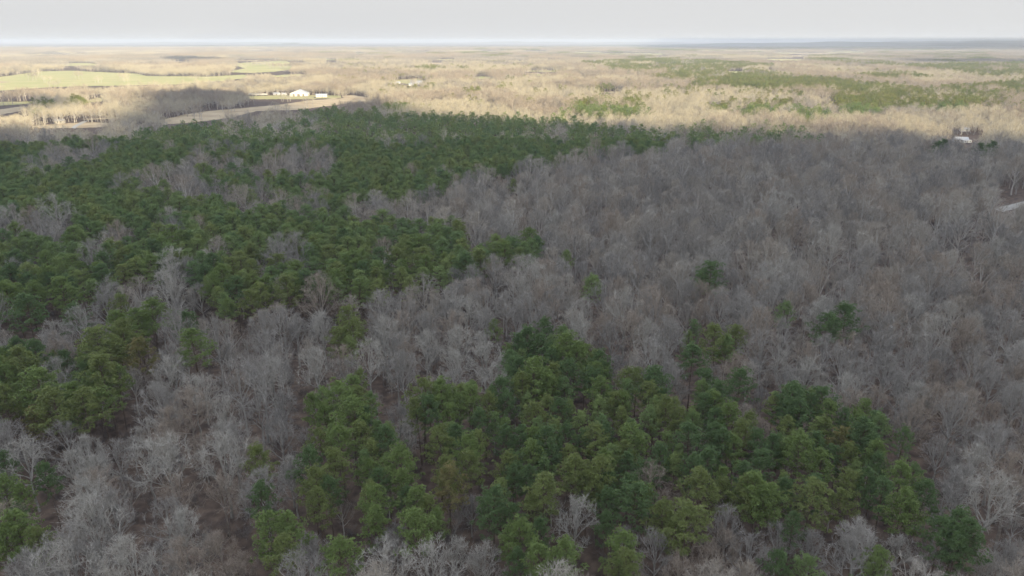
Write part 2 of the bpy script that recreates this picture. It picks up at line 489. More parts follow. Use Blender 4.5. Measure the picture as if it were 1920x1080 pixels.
M_twig_red = mat('twigs_reddish', B_GREY, 0.9, rnd=[(0.38, 0.315, 0.24), (0.33, 0.28, 0.225), (0.40, 0.34, 0.265)])
M_twig_dim = mat('twigs_dim', B_GREY, 0.9, rnd=[(0.25, 0.225, 0.19), (0.30, 0.27, 0.225), (0.22, 0.205, 0.18)])
bm_, pm_ = [M_bark_mix, M_twig_mix], [M_bark_pine, M_pine_mix]
P_BARE = [single(p, 'bare_source', bm_) for p in BARE] + [clump(BARE_L, 'bare_clump_source', [M_bark_mix, m], 4, 21, 50 + i, 1.3) for i, m in enumerate((M_twig_mix, M_twig_tan, M_twig_tan, M_twig_red, M_twig_dim))] + [clump(BARE_L, 'bare_tile_source', [M_bark_mix, m], 49, 88, 60 + i) for i, m in enumerate((M_twig_tan, M_twig_mix, M_twig_red, M_twig_dim))]
M_pine_far = mat('needles_far_sunlit', G_OLIVE, 0.7, rnd=[(0.25, 0.27, 0.085), (0.21, 0.25, 0.075), (0.28, 0.27, 0.10), (0.17, 0.22, 0.07)])  # olive-yellow of sunlight put into the needle colour of the far pines
P_PINE = [single(p, 'pine_source', pm_) for p in PINE] + [clump(PINE_L, 'pine_clump_source', pm_ if i < 3 else [M_bark_pine, M_pine_far], 4, 21, 70 + i, 1.3) for i in range(5)] + [clump(PINE_L, 'pine_tile_source', [M_bark_pine, M_pine_far], 81, 88, 80 + i) for i in range(4)]

def bush(seed):
    r = np.random.default_rng(seed); K = MB()
    for i in range(26):
        az = r.uniform(0, 6.28); inc = r.uniform(.1, .75)
        d = np.array([math.cos(az) * math.sin(inc), math.sin(az) * math.sin(inc), math.cos(inc)])
        P = limb_path(r, np.array([r.normal(0, .5), r.normal(0, .5), 0]), d, r.uniform(2.5, 6.0), 4, .04, .14)
        K.sliver(P[0], P[-1], .035, frame(d)[1])
        for j in range(15):
            p, dd = along(P, r.uniform(.2, .98)); dd = dd / np.linalg.norm(dd)
            d2 = dd + r.normal(0, .45, 3) + np.array([0, 0, .2]); d2 /= np.linalg.norm(d2)
            K.sliver(p, p + d2 * r.uniform(.5, 1.4), .02, frame(d2)[1])
    return proto('bush_source', K, [M_bush])
P_BUSH = [bush(500 + i) for i in range(4)]

# ------------------------------------------------------------------ where the pines stand (pixels of the photograph)
PINES_PX = """15 567 30|30 558 26|52 590 30|120 555 28|225 580 20 o|144 600 22|285 595 26 b|258 612 24 b|220 618 25 b|232 637 28 o|356 615 20 d|366 655 28 b|
185 655 32 o|208 668 25 o|267 672 25 n|135 687 20|40 662 22 d|70 675 25 d|50 687 30 o|8 680 20|197 705 34 o|175 727 25|220 718 22|85 732 32 b|10 702 20|25 717 25|
107 770 32 o|135 752 24 b|162 772 30 o|192 760 24 b|18 760 25 o|-8 748 24|67 793 20 n|655 605 22|665 632 24|635 643 22 o|655 658 18|927 622 12|955 667 11|
630 760 30 b|597 767 20|660 737 22 b|672 720 10|670 762 24|610 795 20 b|660 790 32|689 797 22|695 762 8|792 755 28|830 750 28|810 775 25|787 782 22|842 790 20 b|880 757 26|910 772 22 o|885 740 14 b|
942 745 24|900 800 20|952 767 20 d|1020 627 20 d|997 647 24 d|1055 640 18|1060 660 26 b|1017 662 22 d|975 657 20 d|1072 675 24|1115 690 24|1098 670 14|1034 682 20 d|997 710 30 b|1017 727 22|975 702 20 d|
1042 715 22 o|1070 710 24|1122 710 20 b|1060 737 18|1113 724 20 d|1130 742 22|1172 717 20 o|1177 742 18|1227 720 26 d|1217 750 22|1150 762 20 o|1165 767 20|1005 785 22 o|980 737 24|1055 780 20 d|
1090 802 18|1122 780 18|1252 780 24 o|1270 799 20|1292 792 16|1297 680 24|1290 645 12 o|1302 622 12|1345 645 24|1382 640 20 o|1360 658 18|1327 725 20|1350 747 22 d|1315 742 18|1380 725 24 d|
1317 770 22 d|1350 767 22|1372 790 24 b|1392 802 20|1335 792 20 d|1472 592 16|1547 622 24 d|1587 607 26|1482 752 28 d|1465 777 22 d|1540 760 26 d|1550 784 22 b|1502 787 24 d|1615 780 20|1635 799 18 b|
1582 797 18|1603 803 20 b|8 880 20|15 925 24 b|42 942 20|92 902 20|42 1006 34 b|36 984 22 d|20 1026 30 b|72 1032 26 o|497 870 26|490 945 26 d|600 842 22 o|640 835 28 b|580 877 26 d|630 882 26 o|687 825 24 o|
725 837 24 d|750 882 30 b|685 875 16 d|692 895 20 b|595 922 28 o|617 928 22|605 952 24 o|712 917 22 d|705 952 28 b|697 935 18|705 982 26 b|785 955 26 b|805 966 24 o|767 945 20 d|785 1005 32 b|817 990 20|
510 1003 32 b|548 1008 32 b|530 1052 30 o|645 1057 34 b|825 837 26|855 832 22 d|880 855 26 b|887 880 24 o|842 897 24 o|842 919 32 n|925 955 26 d|920 976 26 d|947 882 24|940 930 14|947 832 20 d|955 1022 20|
970 830 22 d|1032 842 28|1035 868 20 d|992 862 24|967 882 20 d|1120 835 26 o|1090 835 20 d|1177 832 26 b|1177 860 20 o|1070 897 30 o|1122 902 32 o|1100 916 26 o|1022 937 32 o|1000 957 18|997 907 22 d|
1022 890 18 d|1137 918 22 d|1177 928 24 d|1185 952 32 d|1204 942 24|1232 865 22 d|1295 830 28|1327 825 24 d|1262 885 18 d|1295 887 26|1330 880 26 d|1305 925 32 o|1350 842 24 d|1385 825 24 o|1422 842 24 d|
1395 908 26 d|1392 932 28|1422 927 32 b|1422 877 24 d|1430 953 26 b|1247 980 30 o|1290 992 36 o|1267 1011 24 o|1132 995 12 d|1167 1047 32 b|1165 1068 30|972 1015 28 b|1005 1007 22|1015 1060 30|1057 1060 36 b|
967 972 18 d|965 1066 20|1450 852 22 d|1497 855 28|1532 847 22 d|1540 882 24 b|1515 940 32 o|1525 925 24|1555 867 20 d|1445 950 28 b|1590 920 24 o|1575 835 22 n|1612 825 28 d|1610 850 22|1635 857 24 b|
1640 885 22 d|1596 897 14 o|1620 922 26 d|1657 935 26 d|1690 905 28 b|1710 902 18|1722 935 26 d|1690 961 28 b|1690 832 14 b|1703 973 24|1790 1002 32 d|1765 1018 30 d|1807 1023 34|1790 1042 28 d|1647 1066 26 b|
1635 1078 20|1512 1077 24 b|1455 1071 26|1485 997 16 d|1330 522 24 d|1318 530 16 d|1105 545 18|1115 538 12 o|962 351 9|1062 490 12 o|430 575 16|430 585 14 o|1836 284 11 d|1850 288 13 d|1864 281 11 d|1760 281 13 d|1771 275 9 d"""
PINES_PX = [p.split() for p in PINES_PX.replace('\n', '').split('|') if p.strip()]
TINT = {'b': 'bright green', 'd': 'dark green', 'o': 'olive green', 'n': 'browning'}

POLY_A = [(-300,272),(0,280),(90,280),(170,262),(300,243),(367,229),(413,232),(480,238),(540,216),(620,207),(760,213),(900,222),(1050,222),(1130,238),(1180,242),(1240,268),(1245,290),(1100,297),(1000,318),(935,332),(860,343),(830,362),(780,380),(740,388),(700,376),(650,400),(655,430),(740,423),(870,430),(880,470),(960,463),(1015,462),(1015,485),(950,497),(890,515),(800,535),(740,552),(640,558),(560,565),(480,582),(430,592),(400,575),(385,525),(330,515),(230,542),(150,560),(130,578),(60,598),(0,606),(-300,650)]
BARE_IN_A = [[(75,300),(150,285),(220,278),(225,290),(160,315),(90,325)],
 [(240,347),(300,337),(360,325),(420,345),(430,365),(350,385),(300,372)],
 [(375,315),(440,305),(470,318),(540,300),(620,292),(640,330),(540,343),(480,345),(400,330)],
 [(420,360),(460,375),(525,370),(525,400),(450,412),(430,395)],
 [(-200,425),(70,415),(140,405),(140,430),(100,455),(30,470),(-200,475)],
 [(200,440),(260,432),(385,430),(390,448),(270,455),(200,470),(160,470)],
 [(398,460),(425,460),(430,500),(400,500)], [(478,500),(505,500),(505,545),(480,545)], [(585,510),(622,510),(622,548),(590,548)],
 [(705,468),(735,468),(735,500),(705,500)], [(880,455),(900,455),(900,500),(880,500)]]
MIX_A = [([(440,222),(590,215),(590,248),(490,252)], .65), ([(960,232),(1075,236),(1060,262),(960,250)], .45), ([(640,235),(760,222),(820,232),(700,255)], .25)]
LIT_PINES = [[(1060,196),(1120,182),(1200,187),(1208,213),(1130,220),(1072,208)],
 [(1556,172),(1600,165),(1700,172),(1800,180),(1850,188),(1850,199),(1780,205),(1700,198),(1660,203),(1615,216),(1572,215)],
 [(1300,151),(1400,143),(1500,148),(1600,151),(1600,160),(1400,164),(1290,160)],
 [(1740,166),(1830,160),(1920,151),(2100,150),(2100,180),(1850,185),(1800,178)],
 [(1700,120),(1920,116),(2100,116),(2100,140),(1850,145),(1780,132),(1700,126)],
 [(1590,141),(1700,136),(1740,142),(1680,149)], [(1490,211),(1560,207),(1566,221),(1500,226)],
 [(1275,241),(1320,234),(1440,237),(1530,246),(1540,260),(1440,268),(1300,272),(1255,264)],
 [(1180,242),(1262,240),(1262,262),(1240,268)], [(710,198),(752,194),(775,199),(760,205),(715,206)], [(480,203),(510,201),(505,209),(480,208)], [(540,200),(600,196),(630,200),(620,212),(545,208)],
 [(1106,160),(1152,158),(1160,168),(1110,170)], [(1140,112),(1230,110),(1230,113),(1150,115)], [(850,98),(900,97.5),(900,99),(852,99)]]
LIT_MIX = [([(1310,205),(1320,195),(1440,186),(1545,198),(1545,212),(1400,212)], .4), ([(1400,165),(1600,160),(1740,165),(1700,170),(1560,170),(1420,175)], .3), ([(1240,160),(1500,166),(1500,185),(1240,180)], .12), ([(1850,190),(1990,190),(1990,215),(1850,205)], .25),
           ([(60,195),(95,190),(100,205),(60,210)], .6), ([(120,185),(160,182),(160,192),(125,195)], .7)]

ZC = 14.5                                                   # height of a crown's middle
def classify(x, y, seed):
    """0 bare tree, 1 pine, -1 none"""
    u, v, _ = proj(x, y, ZC)
    ub, vb, _ = proj(x, y, 0.0)
    ut, vt, _ = proj(x, y, 17.0)
    r = np.random.default_rng(seed).random(len(x))
    k = np.zeros(len(x), int)
    A = inside(POLY_A, u, v)
    for p in BARE_IN_A: A &= ~(inside(p, u, v) & (r < .9))
    for p, f in MIX_A: A &= ~(inside(p, u, v) & (r < f))
    A &= ~((r < np.where(u > 620, .05, .11) + np.where(u > 620, .12, .42) * (vnoise(x, y, 45) > .72)))
    k[A] = 1
    for p in LIT_PINES: k[inside(p, u, v) & (r > .10 + .35 * (vnoise(x, y, 90) > .6))] = 1
    for p, f in LIT_MIX: k[inside(p, u, v) & (r < f)] = 1
    far = (y > 1300) & (u > 900)
    k[far & (vnoise(x + 900, y * .35, 260) > .74) & (r < .6)] = 1
    k[(y > 900) & (u > 640) & (r > .965)] = 1
    k[(y > 1300) & (u <= 900) & (vnoise(x + 500, y * .35, 220) > .90) & (r < .5)] = 1
    for hz in (0, 3.5, 7, 10.5, 14, 17.5):
        uh, vh, _ = proj(x, y, hz)
        for nm, poly, m in FIELDS: k[inside(poly, uh, vh) & (r > (.006 if nm == 'hay_field' else .02))] = -1
    for poly in GAPS: k[inside(poly, ub, vb) | inside(poly, u, v) | inside(poly, *proj(x, y, 7.0)[:2])] = -1
    return k
def jgrid(y0, y1, sp, seed, margin=25, ytop=None):
    r = np.random.default_rng(seed)
    ys = np.arange(y0, y1, sp * .88)
    X, Y = [], []
    for i, yy in enumerate(ys):
        hw = 0.735 * (yy * CP + CAM_H * SP) + margin + sp
        xs = np.arange(-hw, hw, sp) + (i % 2) * sp / 2 + r.uniform(-.1, .1)
        X.append(xs); Y.append(np.full(len(xs), yy))
    X = np.concatenate(X); Y = np.concatenate(Y)
    return X + r.normal(0, sp * .2, len(X)), Y + r.normal(0, sp * .2, len(X))

# pines read off the photograph, one by one
T_man = []
for p in PINES_PX:
    u, v, rp = float(p[0]), float(p[1]), float(p[2])
    x, y = unproj(u, v, ZC)
    _, _, dep = proj(x, y, ZC)
    rad = rp * dep / F_PX
    sc = min(max(rad / 3.25, .62), 1.5)
    x, y = unproj(u, v, ZC * (0.5 + 0.5 * sc))
    T_man.append((float(x), float(y), sc, TINT.get(p[3]) if len(p) > 3 else None))
MX = np.array([[t[0], t[1], t[2]] for t in T_man])

BARE_PX = """165 935 56 p|312 862 62 p|418 862 55 p|340 985 52 p|180 1062 46|300 1062 46|415 1030 50 b|455 1062 40 b|60 1066 40|552 905 36|590 1040 36|742 1006 38|738 1047 40|855 1046 42 p|910 1056 40 p|
884 946 26|1075 980 48 p|1215 917 44 b|1362 992 44|1172 1008 30|1232 1046 44|1330 1056 46 b|1402 1046 44|1460 1014 40|1520 1026 44|1608 1012 46 p|1684 1026 40 p|1856 938 60 p|1800 905 50|1884 1044 46|1735 1058 34|
765 815 34 p|505 700 50 p|592 680 48 p|690 690 40 p|722 632 42 p|800 650 46 p|860 640 40 p|912 680 36 p|1212 640 44 p|1150 630 36|450 720 46|315 700 42 p|355 770 44 b|305 770 40|1790 760 46 b|1660 690 42|1512 700 40 p|
410 480 28 b|492 522 26 p|600 530 28 b|1745 640 38 p|1830 690 40|740 640 34 p|1870 820 44|1760 850 40|220 860 40|130 830 36|60 850 34|250 720 30"""
BT = {'p': 'pale grey', 'b': 'brownish', 'g': 'grey'}
B_man = []
for p in [q.split() for q in BARE_PX.replace('\n', '').split('|') if q.strip()]:
    u, v, rp = float(p[0]), float(p[1]), float(p[2])
    x, y = unproj(u, v, 13.0)
    _, _, dep = proj(x, y, 13.0)
    sc = min(max(rp * dep / F_PX / 5.6, .65), 1.18)
    x, y = unproj(u, v, 13.0 * sc)
    B_man.append((float(x), float(y), sc, BT.get(p[3]) if len(p) > 3 else 'grey'))
BX = np.array([[t[0], t[1], t[2]] for t in B_man])

def far_from(x, y, pts, rad):
    keep = np.ones(len(x), bool)
    for px, py, s in pts: keep &= (x - px) ** 2 + (y - py) ** 2 > (rad * s) ** 2
    return keep

POLY_C = [(765,770),(790,738),(850,735),(885,740),(930,730),(950,690),(960,655),(1020,625),(1070,645),(1130,690),(1165,712),(1205,705),(1245,710),(1255,745),(1300,740),(1335,712),(1350,740),(1400,780),(1420,815),(1450,830),(1450,740),(1500,728),(1550,738),(1575,770),(1610,785),(1650,800),(1660,840),(1700,880),(1735,920),(1740,965),(1720,985),(1660,980),(1610,950),(1560,970),(1490,965),(1440,965),(1370,945),(1330,940),(1260,925),(1250,890),(1160,910),(1150,960),(1100,955),(1060,930),(980,975),(950,950),(915,900),(880,930),(830,920),(810,880),(830,850),(800,800)]
POLY_D = [(580,765),(640,735),(690,735),(700,790),(730,820),(735,870),(775,920),(720,990),(680,980),(640,965),(575,950),(560,880),(590,840),(620,820),(590,790)]
POLY_E = [(-60,665),(40,660),(95,670),(130,690),(170,650),(215,640),(280,590),(300,600),(240,660),(240,700),(225,745),(200,775),(120,795),(-60,790)]
D1, D2, D3 = 620.0, 2800.0, 10500.0
# near wood: single trees
x, y = jgrid(70, D1, 8.9, 11)
x, y = x[(y < 260) | (np.random.default_rng(8).random(len(x)) < .85)], y[(y < 260) | (np.random.default_rng(8).random(len(x)) < .85)]
k = classify(x, y, 12)
ok = far_from(x, y, MX, 4.6) & far_from(x, y, BX, 4.6)
# darker, thinner glade on the right
u, v, _ = proj(x, y, 8)
rr2_ = np.random.default_rng(44).random(len(x))
for p in (POLY_C, POLY_D): ok &= ~(inside(p, *proj(x, y, 12.5)[:2]) & (rr2_ < .8))
gl = inside([(1700,430),(1760,420),(1830,440),(1900,500),(1920,560),(1850,560),(1780,520),(1720,480)], u, v)
ok &= ~(gl & (np.random.default_rng(3).random(len(x)) < .55))
ub, vb, db = proj(x, y, 12.5)
mu_, mv_, md_ = proj(MX[:, 0], MX[:, 1], ZC * (0.5 + 0.5 * MX[:, 2]))
rr_ = np.random.default_rng(4).random(len(x))
for i in range(len(MX)):
    rp = 3.6 * MX[i, 2] * F_PX / md_[i]; rb = 3.6 * F_PX / db
    ok &= ~((db < md_[i]) & (np.hypot(ub - mu_[i], vb - mv_[i]) < rp + .62 * rb) & (rr_ < .92))
bx, by = x[ok & (k == 0)], y[ok & (k == 0)]
x, y = jgrid(70, D1, 7.9, 13)
k = classify(x, y, 14)
u, v, _ = proj(x, y, ZC)
ok = far_from(x, y, MX, 4.2) & (k == 1)
pxx, pyy = x[ok], y[ok]
x, y = jgrid(70, D1, 6.2, 41)                                # lower pines filling the stands
u, v, _ = proj(x, y, ZC * .85)
ok = np.zeros(len(x), bool)
for p in (POLY_C, POLY_D, POLY_E): ok |= inside(p, u, v)
for i in range(len(MX)): ok &= (x - MX[i, 0]) ** 2 + (y - MX[i, 1]) ** 2 > 3.3 ** 2
fill = [(a, b, c, None) for a, b, c in zip(x[ok], y[ok], np.random.default_rng(42).uniform(.55, .78, ok.sum()))]
# a pine and a bare tree never share a spot
if len(pxx):
    keep = np.ones(len(bx), bool)
    for i in range(0, len(bx)):
        keep[i] = ((pxx - bx[i]) ** 2 + (pyy - by[i]) ** 2).min() > 9
    bx, by = bx[keep], by[keep]
r_ = np.random.default_rng(21)
bare_all = [(a, b, s, t) for a, b, s, t in B_man] + [(a, b, c * (1 + .22 * min(max((b - 180) / 150, 0), 1)), None) for a, b, c in zip(bx, by, np.clip(r_.normal(.89, .18, len(bx)), .5, 1.25))]
pine_all = fill + [(a, b, s, t) for a, b, s, t in T_man] + [(a, b, c, None) for a, b, c in zip(pxx, pyy, np.clip(r_.normal(1.16, .13, len(pxx)), .8, 1.45))]

# ------------------------------------------------------------------ single trees, the 300 of each kind that show largest
def me_pair(pair, nm, m0, m1): return pair[0].mesh(nm + '_trunk', [m0]), pair[1].mesh(nm + '_crown', [m1])
PINE_ME = [me_pair(p, 'pine', M_bark_pine, M_pine['bright green']) for p in PINE]
BARE_ME = [me_pair(p, 'bare', M_bark['grey'], M_twig['grey']) for p in BARE]
ORD = ['leftmost', 'second from left', 'third from left', 'fourth from left', 'fifth from left', 'sixth from left', 'seventh from left', 'eighth from left', 'ninth from left', 'tenth from left', 'eleventh from left', 'twelfth from left', 'thirteenth from left', 'fourteenth from left', 'fifteenth from left']
NUM = ['zero', 'one', 'two', 'three', 'four', 'five', 'six', 'seven', 'eight', 'nine', 'ten', 'eleven', 'twelve', 'thirteen', 'fourteen', 'fifteen']
COLS = ['far left', 'left', 'inner left', 'centre left', 'centre right', 'inner right', 'right', 'far right']
ROWS = [(0, 'topmost'), (400, 'high'), (500, 'upper middle'), (590, 'middle'), (680, 'lower middle'), (780, 'low'), (900, 'bottom')]
def split_nearest(trees, n, zc):
    a = np.array([[t[0], t[1]] for t in trees])
    u, v, d = proj(a[:, 0], a[:, 1], np.array([zc * t[2] for t in trees]))
    vis = (u > -15) & (u < 1935) & (v > 0) & (v < 1095)
    score = np.where(vis, np.array([t[2] for t in trees]) / d, -1)
    if zc == ZC:
        for i, t in enumerate(trees):
            if t[3] == 'dark green' and t[1] > 480: score[i] = 9
    order = np.argsort(-score)
    return [int(i) for i in order[:n]], [int(i) for i in order[n:]], u, v, d
def plant(trees, n, name, cat, group, meshes, zc, hnat, tints, crown_mats, bark_mats, rnat, small, big, seed):
    near, rest, u, v, d = split_nearest(trees, n, zc)
    r = np.random.default_rng(seed)
    rows = {}
    info = []
    for i in near:
        x, y, s, t = trees[i]
        if t is None: t = tints[int(r.choice(len(tints[0]), p=tints[1]))] if False else str(r.choice(tints[0], p=tints[1]))
        k = int(r.integers(len(meshes)))
        sz = 'small' if s < small else ('big' if s > big else 'mid-sized')
        col = COLS[min(max(int(u[i] / 240), 0), 7)]
        row = [nm for v0, nm in ROWS if v[i] >= v0][-1]
        key = (sz, t, row, col)
        info.append((i, k, t, key))
        rows.setdefault(key, []).append(i)
    for i, k, t, key in info:
        x, y, s, _ = trees[i]
        sz, t, row, col = key
        same = sorted(rows[key], key=lambda j: u[j])
        kindword = 'pine' if name == 'pine_tree' else 'bare tree'
        where = f'{row} band, {col}'
        if len(same) == 1: lab = f'{sz} {t} {kindword}, {where}'
        else: lab = f'{ORD[same.index(i)]} of {NUM[len(same)]} {sz} {t} {kindword}s, {where}'
        root = bpy.data.objects.new(name, None)
        root.empty_display_size = 1
        C.objects.link(root)
        root.location = (x, y, 0)
        root.rotation_euler = (r.normal(0, .02), r.normal(0, .02), r.uniform(0, 6.28))
        fat = r.uniform(.94, 1.08)
        root.scale = (s * fat, s * fat, s * (0.5 + 0.5 / s) if name == 'pine_tree' else s)
        tag(root, lab, cat, group)
        tr, cr = meshes[k]
        o1 = bpy.data.objects.new('trunk', tr); C.objects.link(o1); o1.parent = root
        o2 = bpy.data.objects.new('crown', cr); C.objects.link(o2); o2.parent = root
        o2.material_slots[0].link = 'OBJECT'; o2.material_slots[0].material = crown_mats[t]
        if bark_mats:
            o1.material_slots[0].link = 'OBJECT'; o1.material_slots[0].material = bark_mats[t]
    return [trees[i] for i in rest]
pine_rest = plant(pine_all, 300, 'pine_tree', 'pine tree', 'single pines of the near wood', PINE_ME, ZC, 19, (['bright green', 'dark green', 'olive green'], [.38, .34, .28]), M_pine, None, 3.75, .8, 1.05, 5)
bare_rest = plant(bare_all, 300, 'bare_tree', 'bare tree', 'single leafless trees of the near wood', BARE_ME, 12.5, 19, (['grey', 'pale grey', 'brownish'], [.45, .28, .27]), M_twig, M_bark, 5.6, .8, 1.0, 6)

# ------------------------------------------------------------------ the rest of the woods: one stuff object per kind
def scatter(name, pts, protos, label, cat):
    """pts: rows x, y, index, rotation, scale xy, scale z"""
    pts = np.asarray(pts, float)
    me = bpy.data.meshes.new(name)
    me.vertices.add(len(pts))
    co = np.zeros((len(pts), 3)); co[:, :2] = pts[:, :2]
    me.vertices.foreach_set('co', co.ravel())
    a = me.attributes.new('source', 'INT', 'POINT'); a.data.foreach_set('value', pts[:, 2].astype(np.int32))
    a = me.attributes.new('turn', 'FLOAT_VECTOR', 'POINT'); t = np.zeros((len(pts), 3)); t[:, 2] = pts[:, 3]; a.data.foreach_set('vector', t.ravel())
    a = me.attributes.new('size', 'FLOAT_VECTOR', 'POINT'); t = np.stack([pts[:, 4], pts[:, 4], pts[:, 5]], 1); a.data.foreach_set('vector', t.ravel())
    o = link(name, me)
    tag(o, label, cat, kind='stuff')
    g = bpy.data.node_groups.new(name, 'GeometryNodeTree')
    g.interface.new_socket('Geometry', in_out='INPUT', socket_type='NodeSocketGeometry')
    g.interface.new_socket('Geometry', in_out='OUTPUT', socket_type='NodeSocketGeometry')
    gi = g.nodes.new('NodeGroupInput'); go = g.nodes.new('NodeGroupOutput')
    m2p = g.nodes.new('GeometryNodeMeshToPoints'); g.links.new(gi.outputs[0], m2p.inputs[0])
    def attr(nm, ty):
        n = g.nodes.new('GeometryNodeInputNamedAttribute'); n.data_type = ty; n.inputs[0].default_value = nm; return n.outputs[0]
    src, turn, size = attr('source', 'INT'), attr('turn', 'FLOAT_VECTOR'), attr('size', 'FLOAT_VECTOR')
    e2r = g.nodes.new('FunctionNodeEulerToRotation'); g.links.new(turn, e2r.inputs[0])
    j = g.nodes.new('GeometryNodeJoinGeometry')
    for k, p in enumerate(protos):
        if not (pts[:, 2] == k).any(): continue
        oi = g.nodes.new('GeometryNodeObjectInfo'); oi.inputs['Object'].default_value = p; oi.inputs['As Instance'].default_value = False
        cm = g.nodes.new('FunctionNodeCompare'); cm.data_type = 'INT'; cm.operation = 'EQUAL'
        g.links.new(src, cm.inputs[2]); cm.inputs[3].default_value = k
        ip = g.nodes.new('GeometryNodeInstanceOnPoints')
        g.links.new(m2p.outputs[0], ip.inputs['Points']); g.links.new(cm.outputs[0], ip.inputs['Selection'])
        g.links.new(oi.outputs['Geometry'], ip.inputs['Instance']); g.links.new(e2r.outputs[0], ip.inputs['Rotation']); g.links.new(size, ip.inputs['Scale'])
        g.links.new(ip.outputs[0], j.inputs[0])
    g.links.new(j.outputs[0], go.inputs[0])
    md = o.modifiers.new('scatter', 'NODES'); md.node_group = g
    return o
def rows_single(trees, n, seed, pine):
    r = np.random.default_rng(seed)
    return [(x, y, r.integers(n), r.uniform(0, 6.28), s * r.uniform(.94, 1.08), s if not pine else .5 + .5 * s) for x, y, s, _ in trees]
P_rows = rows_single(pine_rest, NP, 31, True)
B_rows = rows_single(bare_rest, NB, 32, False)
r_ = np.random.default_rng(33)
# small young trees between the big ones
x, y = jgrid(75, D1, 16, 15); k = classify(x, y, 16)
ok = (k == 0) & far_from(x, y, MX, 2.5)
B_rows += [(a, b, r_.integers(NB), r_.uniform(0, 6.28), s * .9, s) for a, b, s in zip(x[ok], y[ok], r_.uniform(.38, .62, ok.sum()))]
# middle distance: clumps of about 20 m, far: tiles of about 90 m
x, y = jgrid(D1, D2, 18.5, 17, 60); k = classify(x, y, 18)
sel = (k == 0) & (r_.random(len(x)) < .93)
B_rows += [(a, b, NB + min(int((vnoise(a + 77, b * .6, 150) * .75 + .25 * r_.random()) * 5), 4), r_.uniform(0, 6.28), r_.uniform(.9, 1.1), s) for a, b, s in zip(x[sel], y[sel], np.clip(r_.normal(.95, .17, sel.sum()), .55, 1.3) * (.8 + .4 * vnoise(x[sel], y[sel], 130)))]
sel = k == 1
P_rows += [(a, b, NP + (r_.integers(3) if b < 1000 or (200 < a < 330 and 1650 < b < 2300) else 3 + r_.integers(2)), r_.uniform(0, 6.28), r_.uniform(.9, 1.1), s) for a, b, s in zip(x[sel], y[sel], r_.uniform(.8, 1.1, sel.sum()))]
x, y = jgrid(D2, D3, 82, 19, 200); k = classify(x, y, 20)
sel = (k == 0) & (vnoise(x, y * .5, 400) < .93)
B_rows += [(a, b, NB + 5 + min(int((vnoise(a + 33, b * .4, 420) * .8 + .2 * r_.random()) * 4), 3), r_.integers(4) * math.pi / 2 + r_.normal(0, .2), 1.0, s) for a, b, s in zip(x[sel], y[sel], r_.uniform(.7, 1.25, sel.sum()))]
sel = k == 1
P_rows += [(a, b, NP + 5 + r_.integers(4), r_.integers(4) * math.pi / 2 + r_.normal(0, .2), 1.0, s) for a, b, s in zip(x[sel], y[sel], r_.uniform(.8, 1.2, sel.sum()))]
scatter('pine_forest', P_rows, P_PINE, 'green pine wood stretching from the left middle to the far distance', 'forest')
scatter('bare_forest', B_rows, P_BARE, 'grey and tan leafless wood covering the land to the horizon', 'forest')
x, y = jgrid(75, 420, 5.2, 22)
ub, vb, _ = proj(x, y, 3.0)
ok = np.ones(len(x), bool)
for p in GAPS: ok &= ~inside(p, ub, vb)
ok &= r_.random(len(x)) < .42
scatter('undergrowth', [(a, b, r_.integers(4), r_.uniform(0, 6.28), r_.uniform(.6, 1.1), r_.uniform(.35, .85)) for a, b in zip(x[ok], y[ok])], P_BUSH, 'brown twiggy undergrowth on the forest floor', 'undergrowth')
print('TREES', len(P_rows), len(B_rows), int(ok.sum()))

# ------------------------------------------------------------------ buildings and vehicles
def gable(name, px, py, wd, dp, wall_h, roof_h, rot, label, cat, roofm=M_roof, windows=3, door='front', z=0.0, wallm=M_white, group=None, ends=False):
    """a house or barn with its gable ends at +-x"""
    x, y = unproj(px, py, z)
    root = bpy.data.objects.new(name, None); C.objects.link(root)
    root.location = (float(x), float(y), z); root.rotation_euler = (0, 0, rot)
    tag(root, label, cat, group)
    a, b = wd / 2, dp / 2
    m = MB()
    m.quadbox((-a, -b, 0), (a, b, wall_h))
    for s in (-1, 1):
        m.poly([(s * (a - .01), -b, wall_h), (s * (a - .01), b, wall_h), (s * (a - .01), 0, wall_h + roof_h)])
    link('wall', m.mesh('wall', [wallm]), root)
    m = MB()
    o = .5
    sl = roof_h / b
    for s in (-1, 1):
        e = [(-a - o, s * (b + o), wall_h - sl * o + .05), (a + o, s * (b + o), wall_h - sl * o + .05), (a + o, 0, wall_h + roof_h + .05), (-a - o, 0, wall_h + roof_h + .05)]
        t = [(p[0], p[1], p[2] + .22) for p in e]
        m.poly(e); m.poly(t)
        for i in range(4): m.poly([e[i], e[(i + 1) % 4], t[(i + 1) % 4], t[i]])
    link('roof', m.mesh('roof', [roofm]), root)
    for i in range(windows):
        wx = -a + wd * (i + 1) / (windows + 1)
        m = MB(); m.quadbox((wx - .55, -b - .06, wall_h * .42), (wx + .55, -b - .003, wall_h * .42 + 1.3))
        link('window', m.mesh('window', [M_glass]), root)
    m = MB()
    if ends:                                                # big openings in the gable end
        for yy, ww in ((-.27, 3.6), (0, 5.0), (.27, 3.6)):
            e = MB(); e.quadbox((-a - .06, dp * yy - ww / 2, .05), (-a - .003, dp * yy + ww / 2, 4.2)); link('door', e.mesh('door', [M_door]), root)
    dw = 1.0 if cat == 'house' else min(4.0, wd * .15)
    m.quadbox((a * .12 - dw / 2, -b - .09, .05), (a * .12 + dw / 2, -b - .004, min(2.1 if cat == 'house' else wall_h * .75, wall_h - .2)))
    link('door', m.mesh('door', [M_door]), root)
    return root
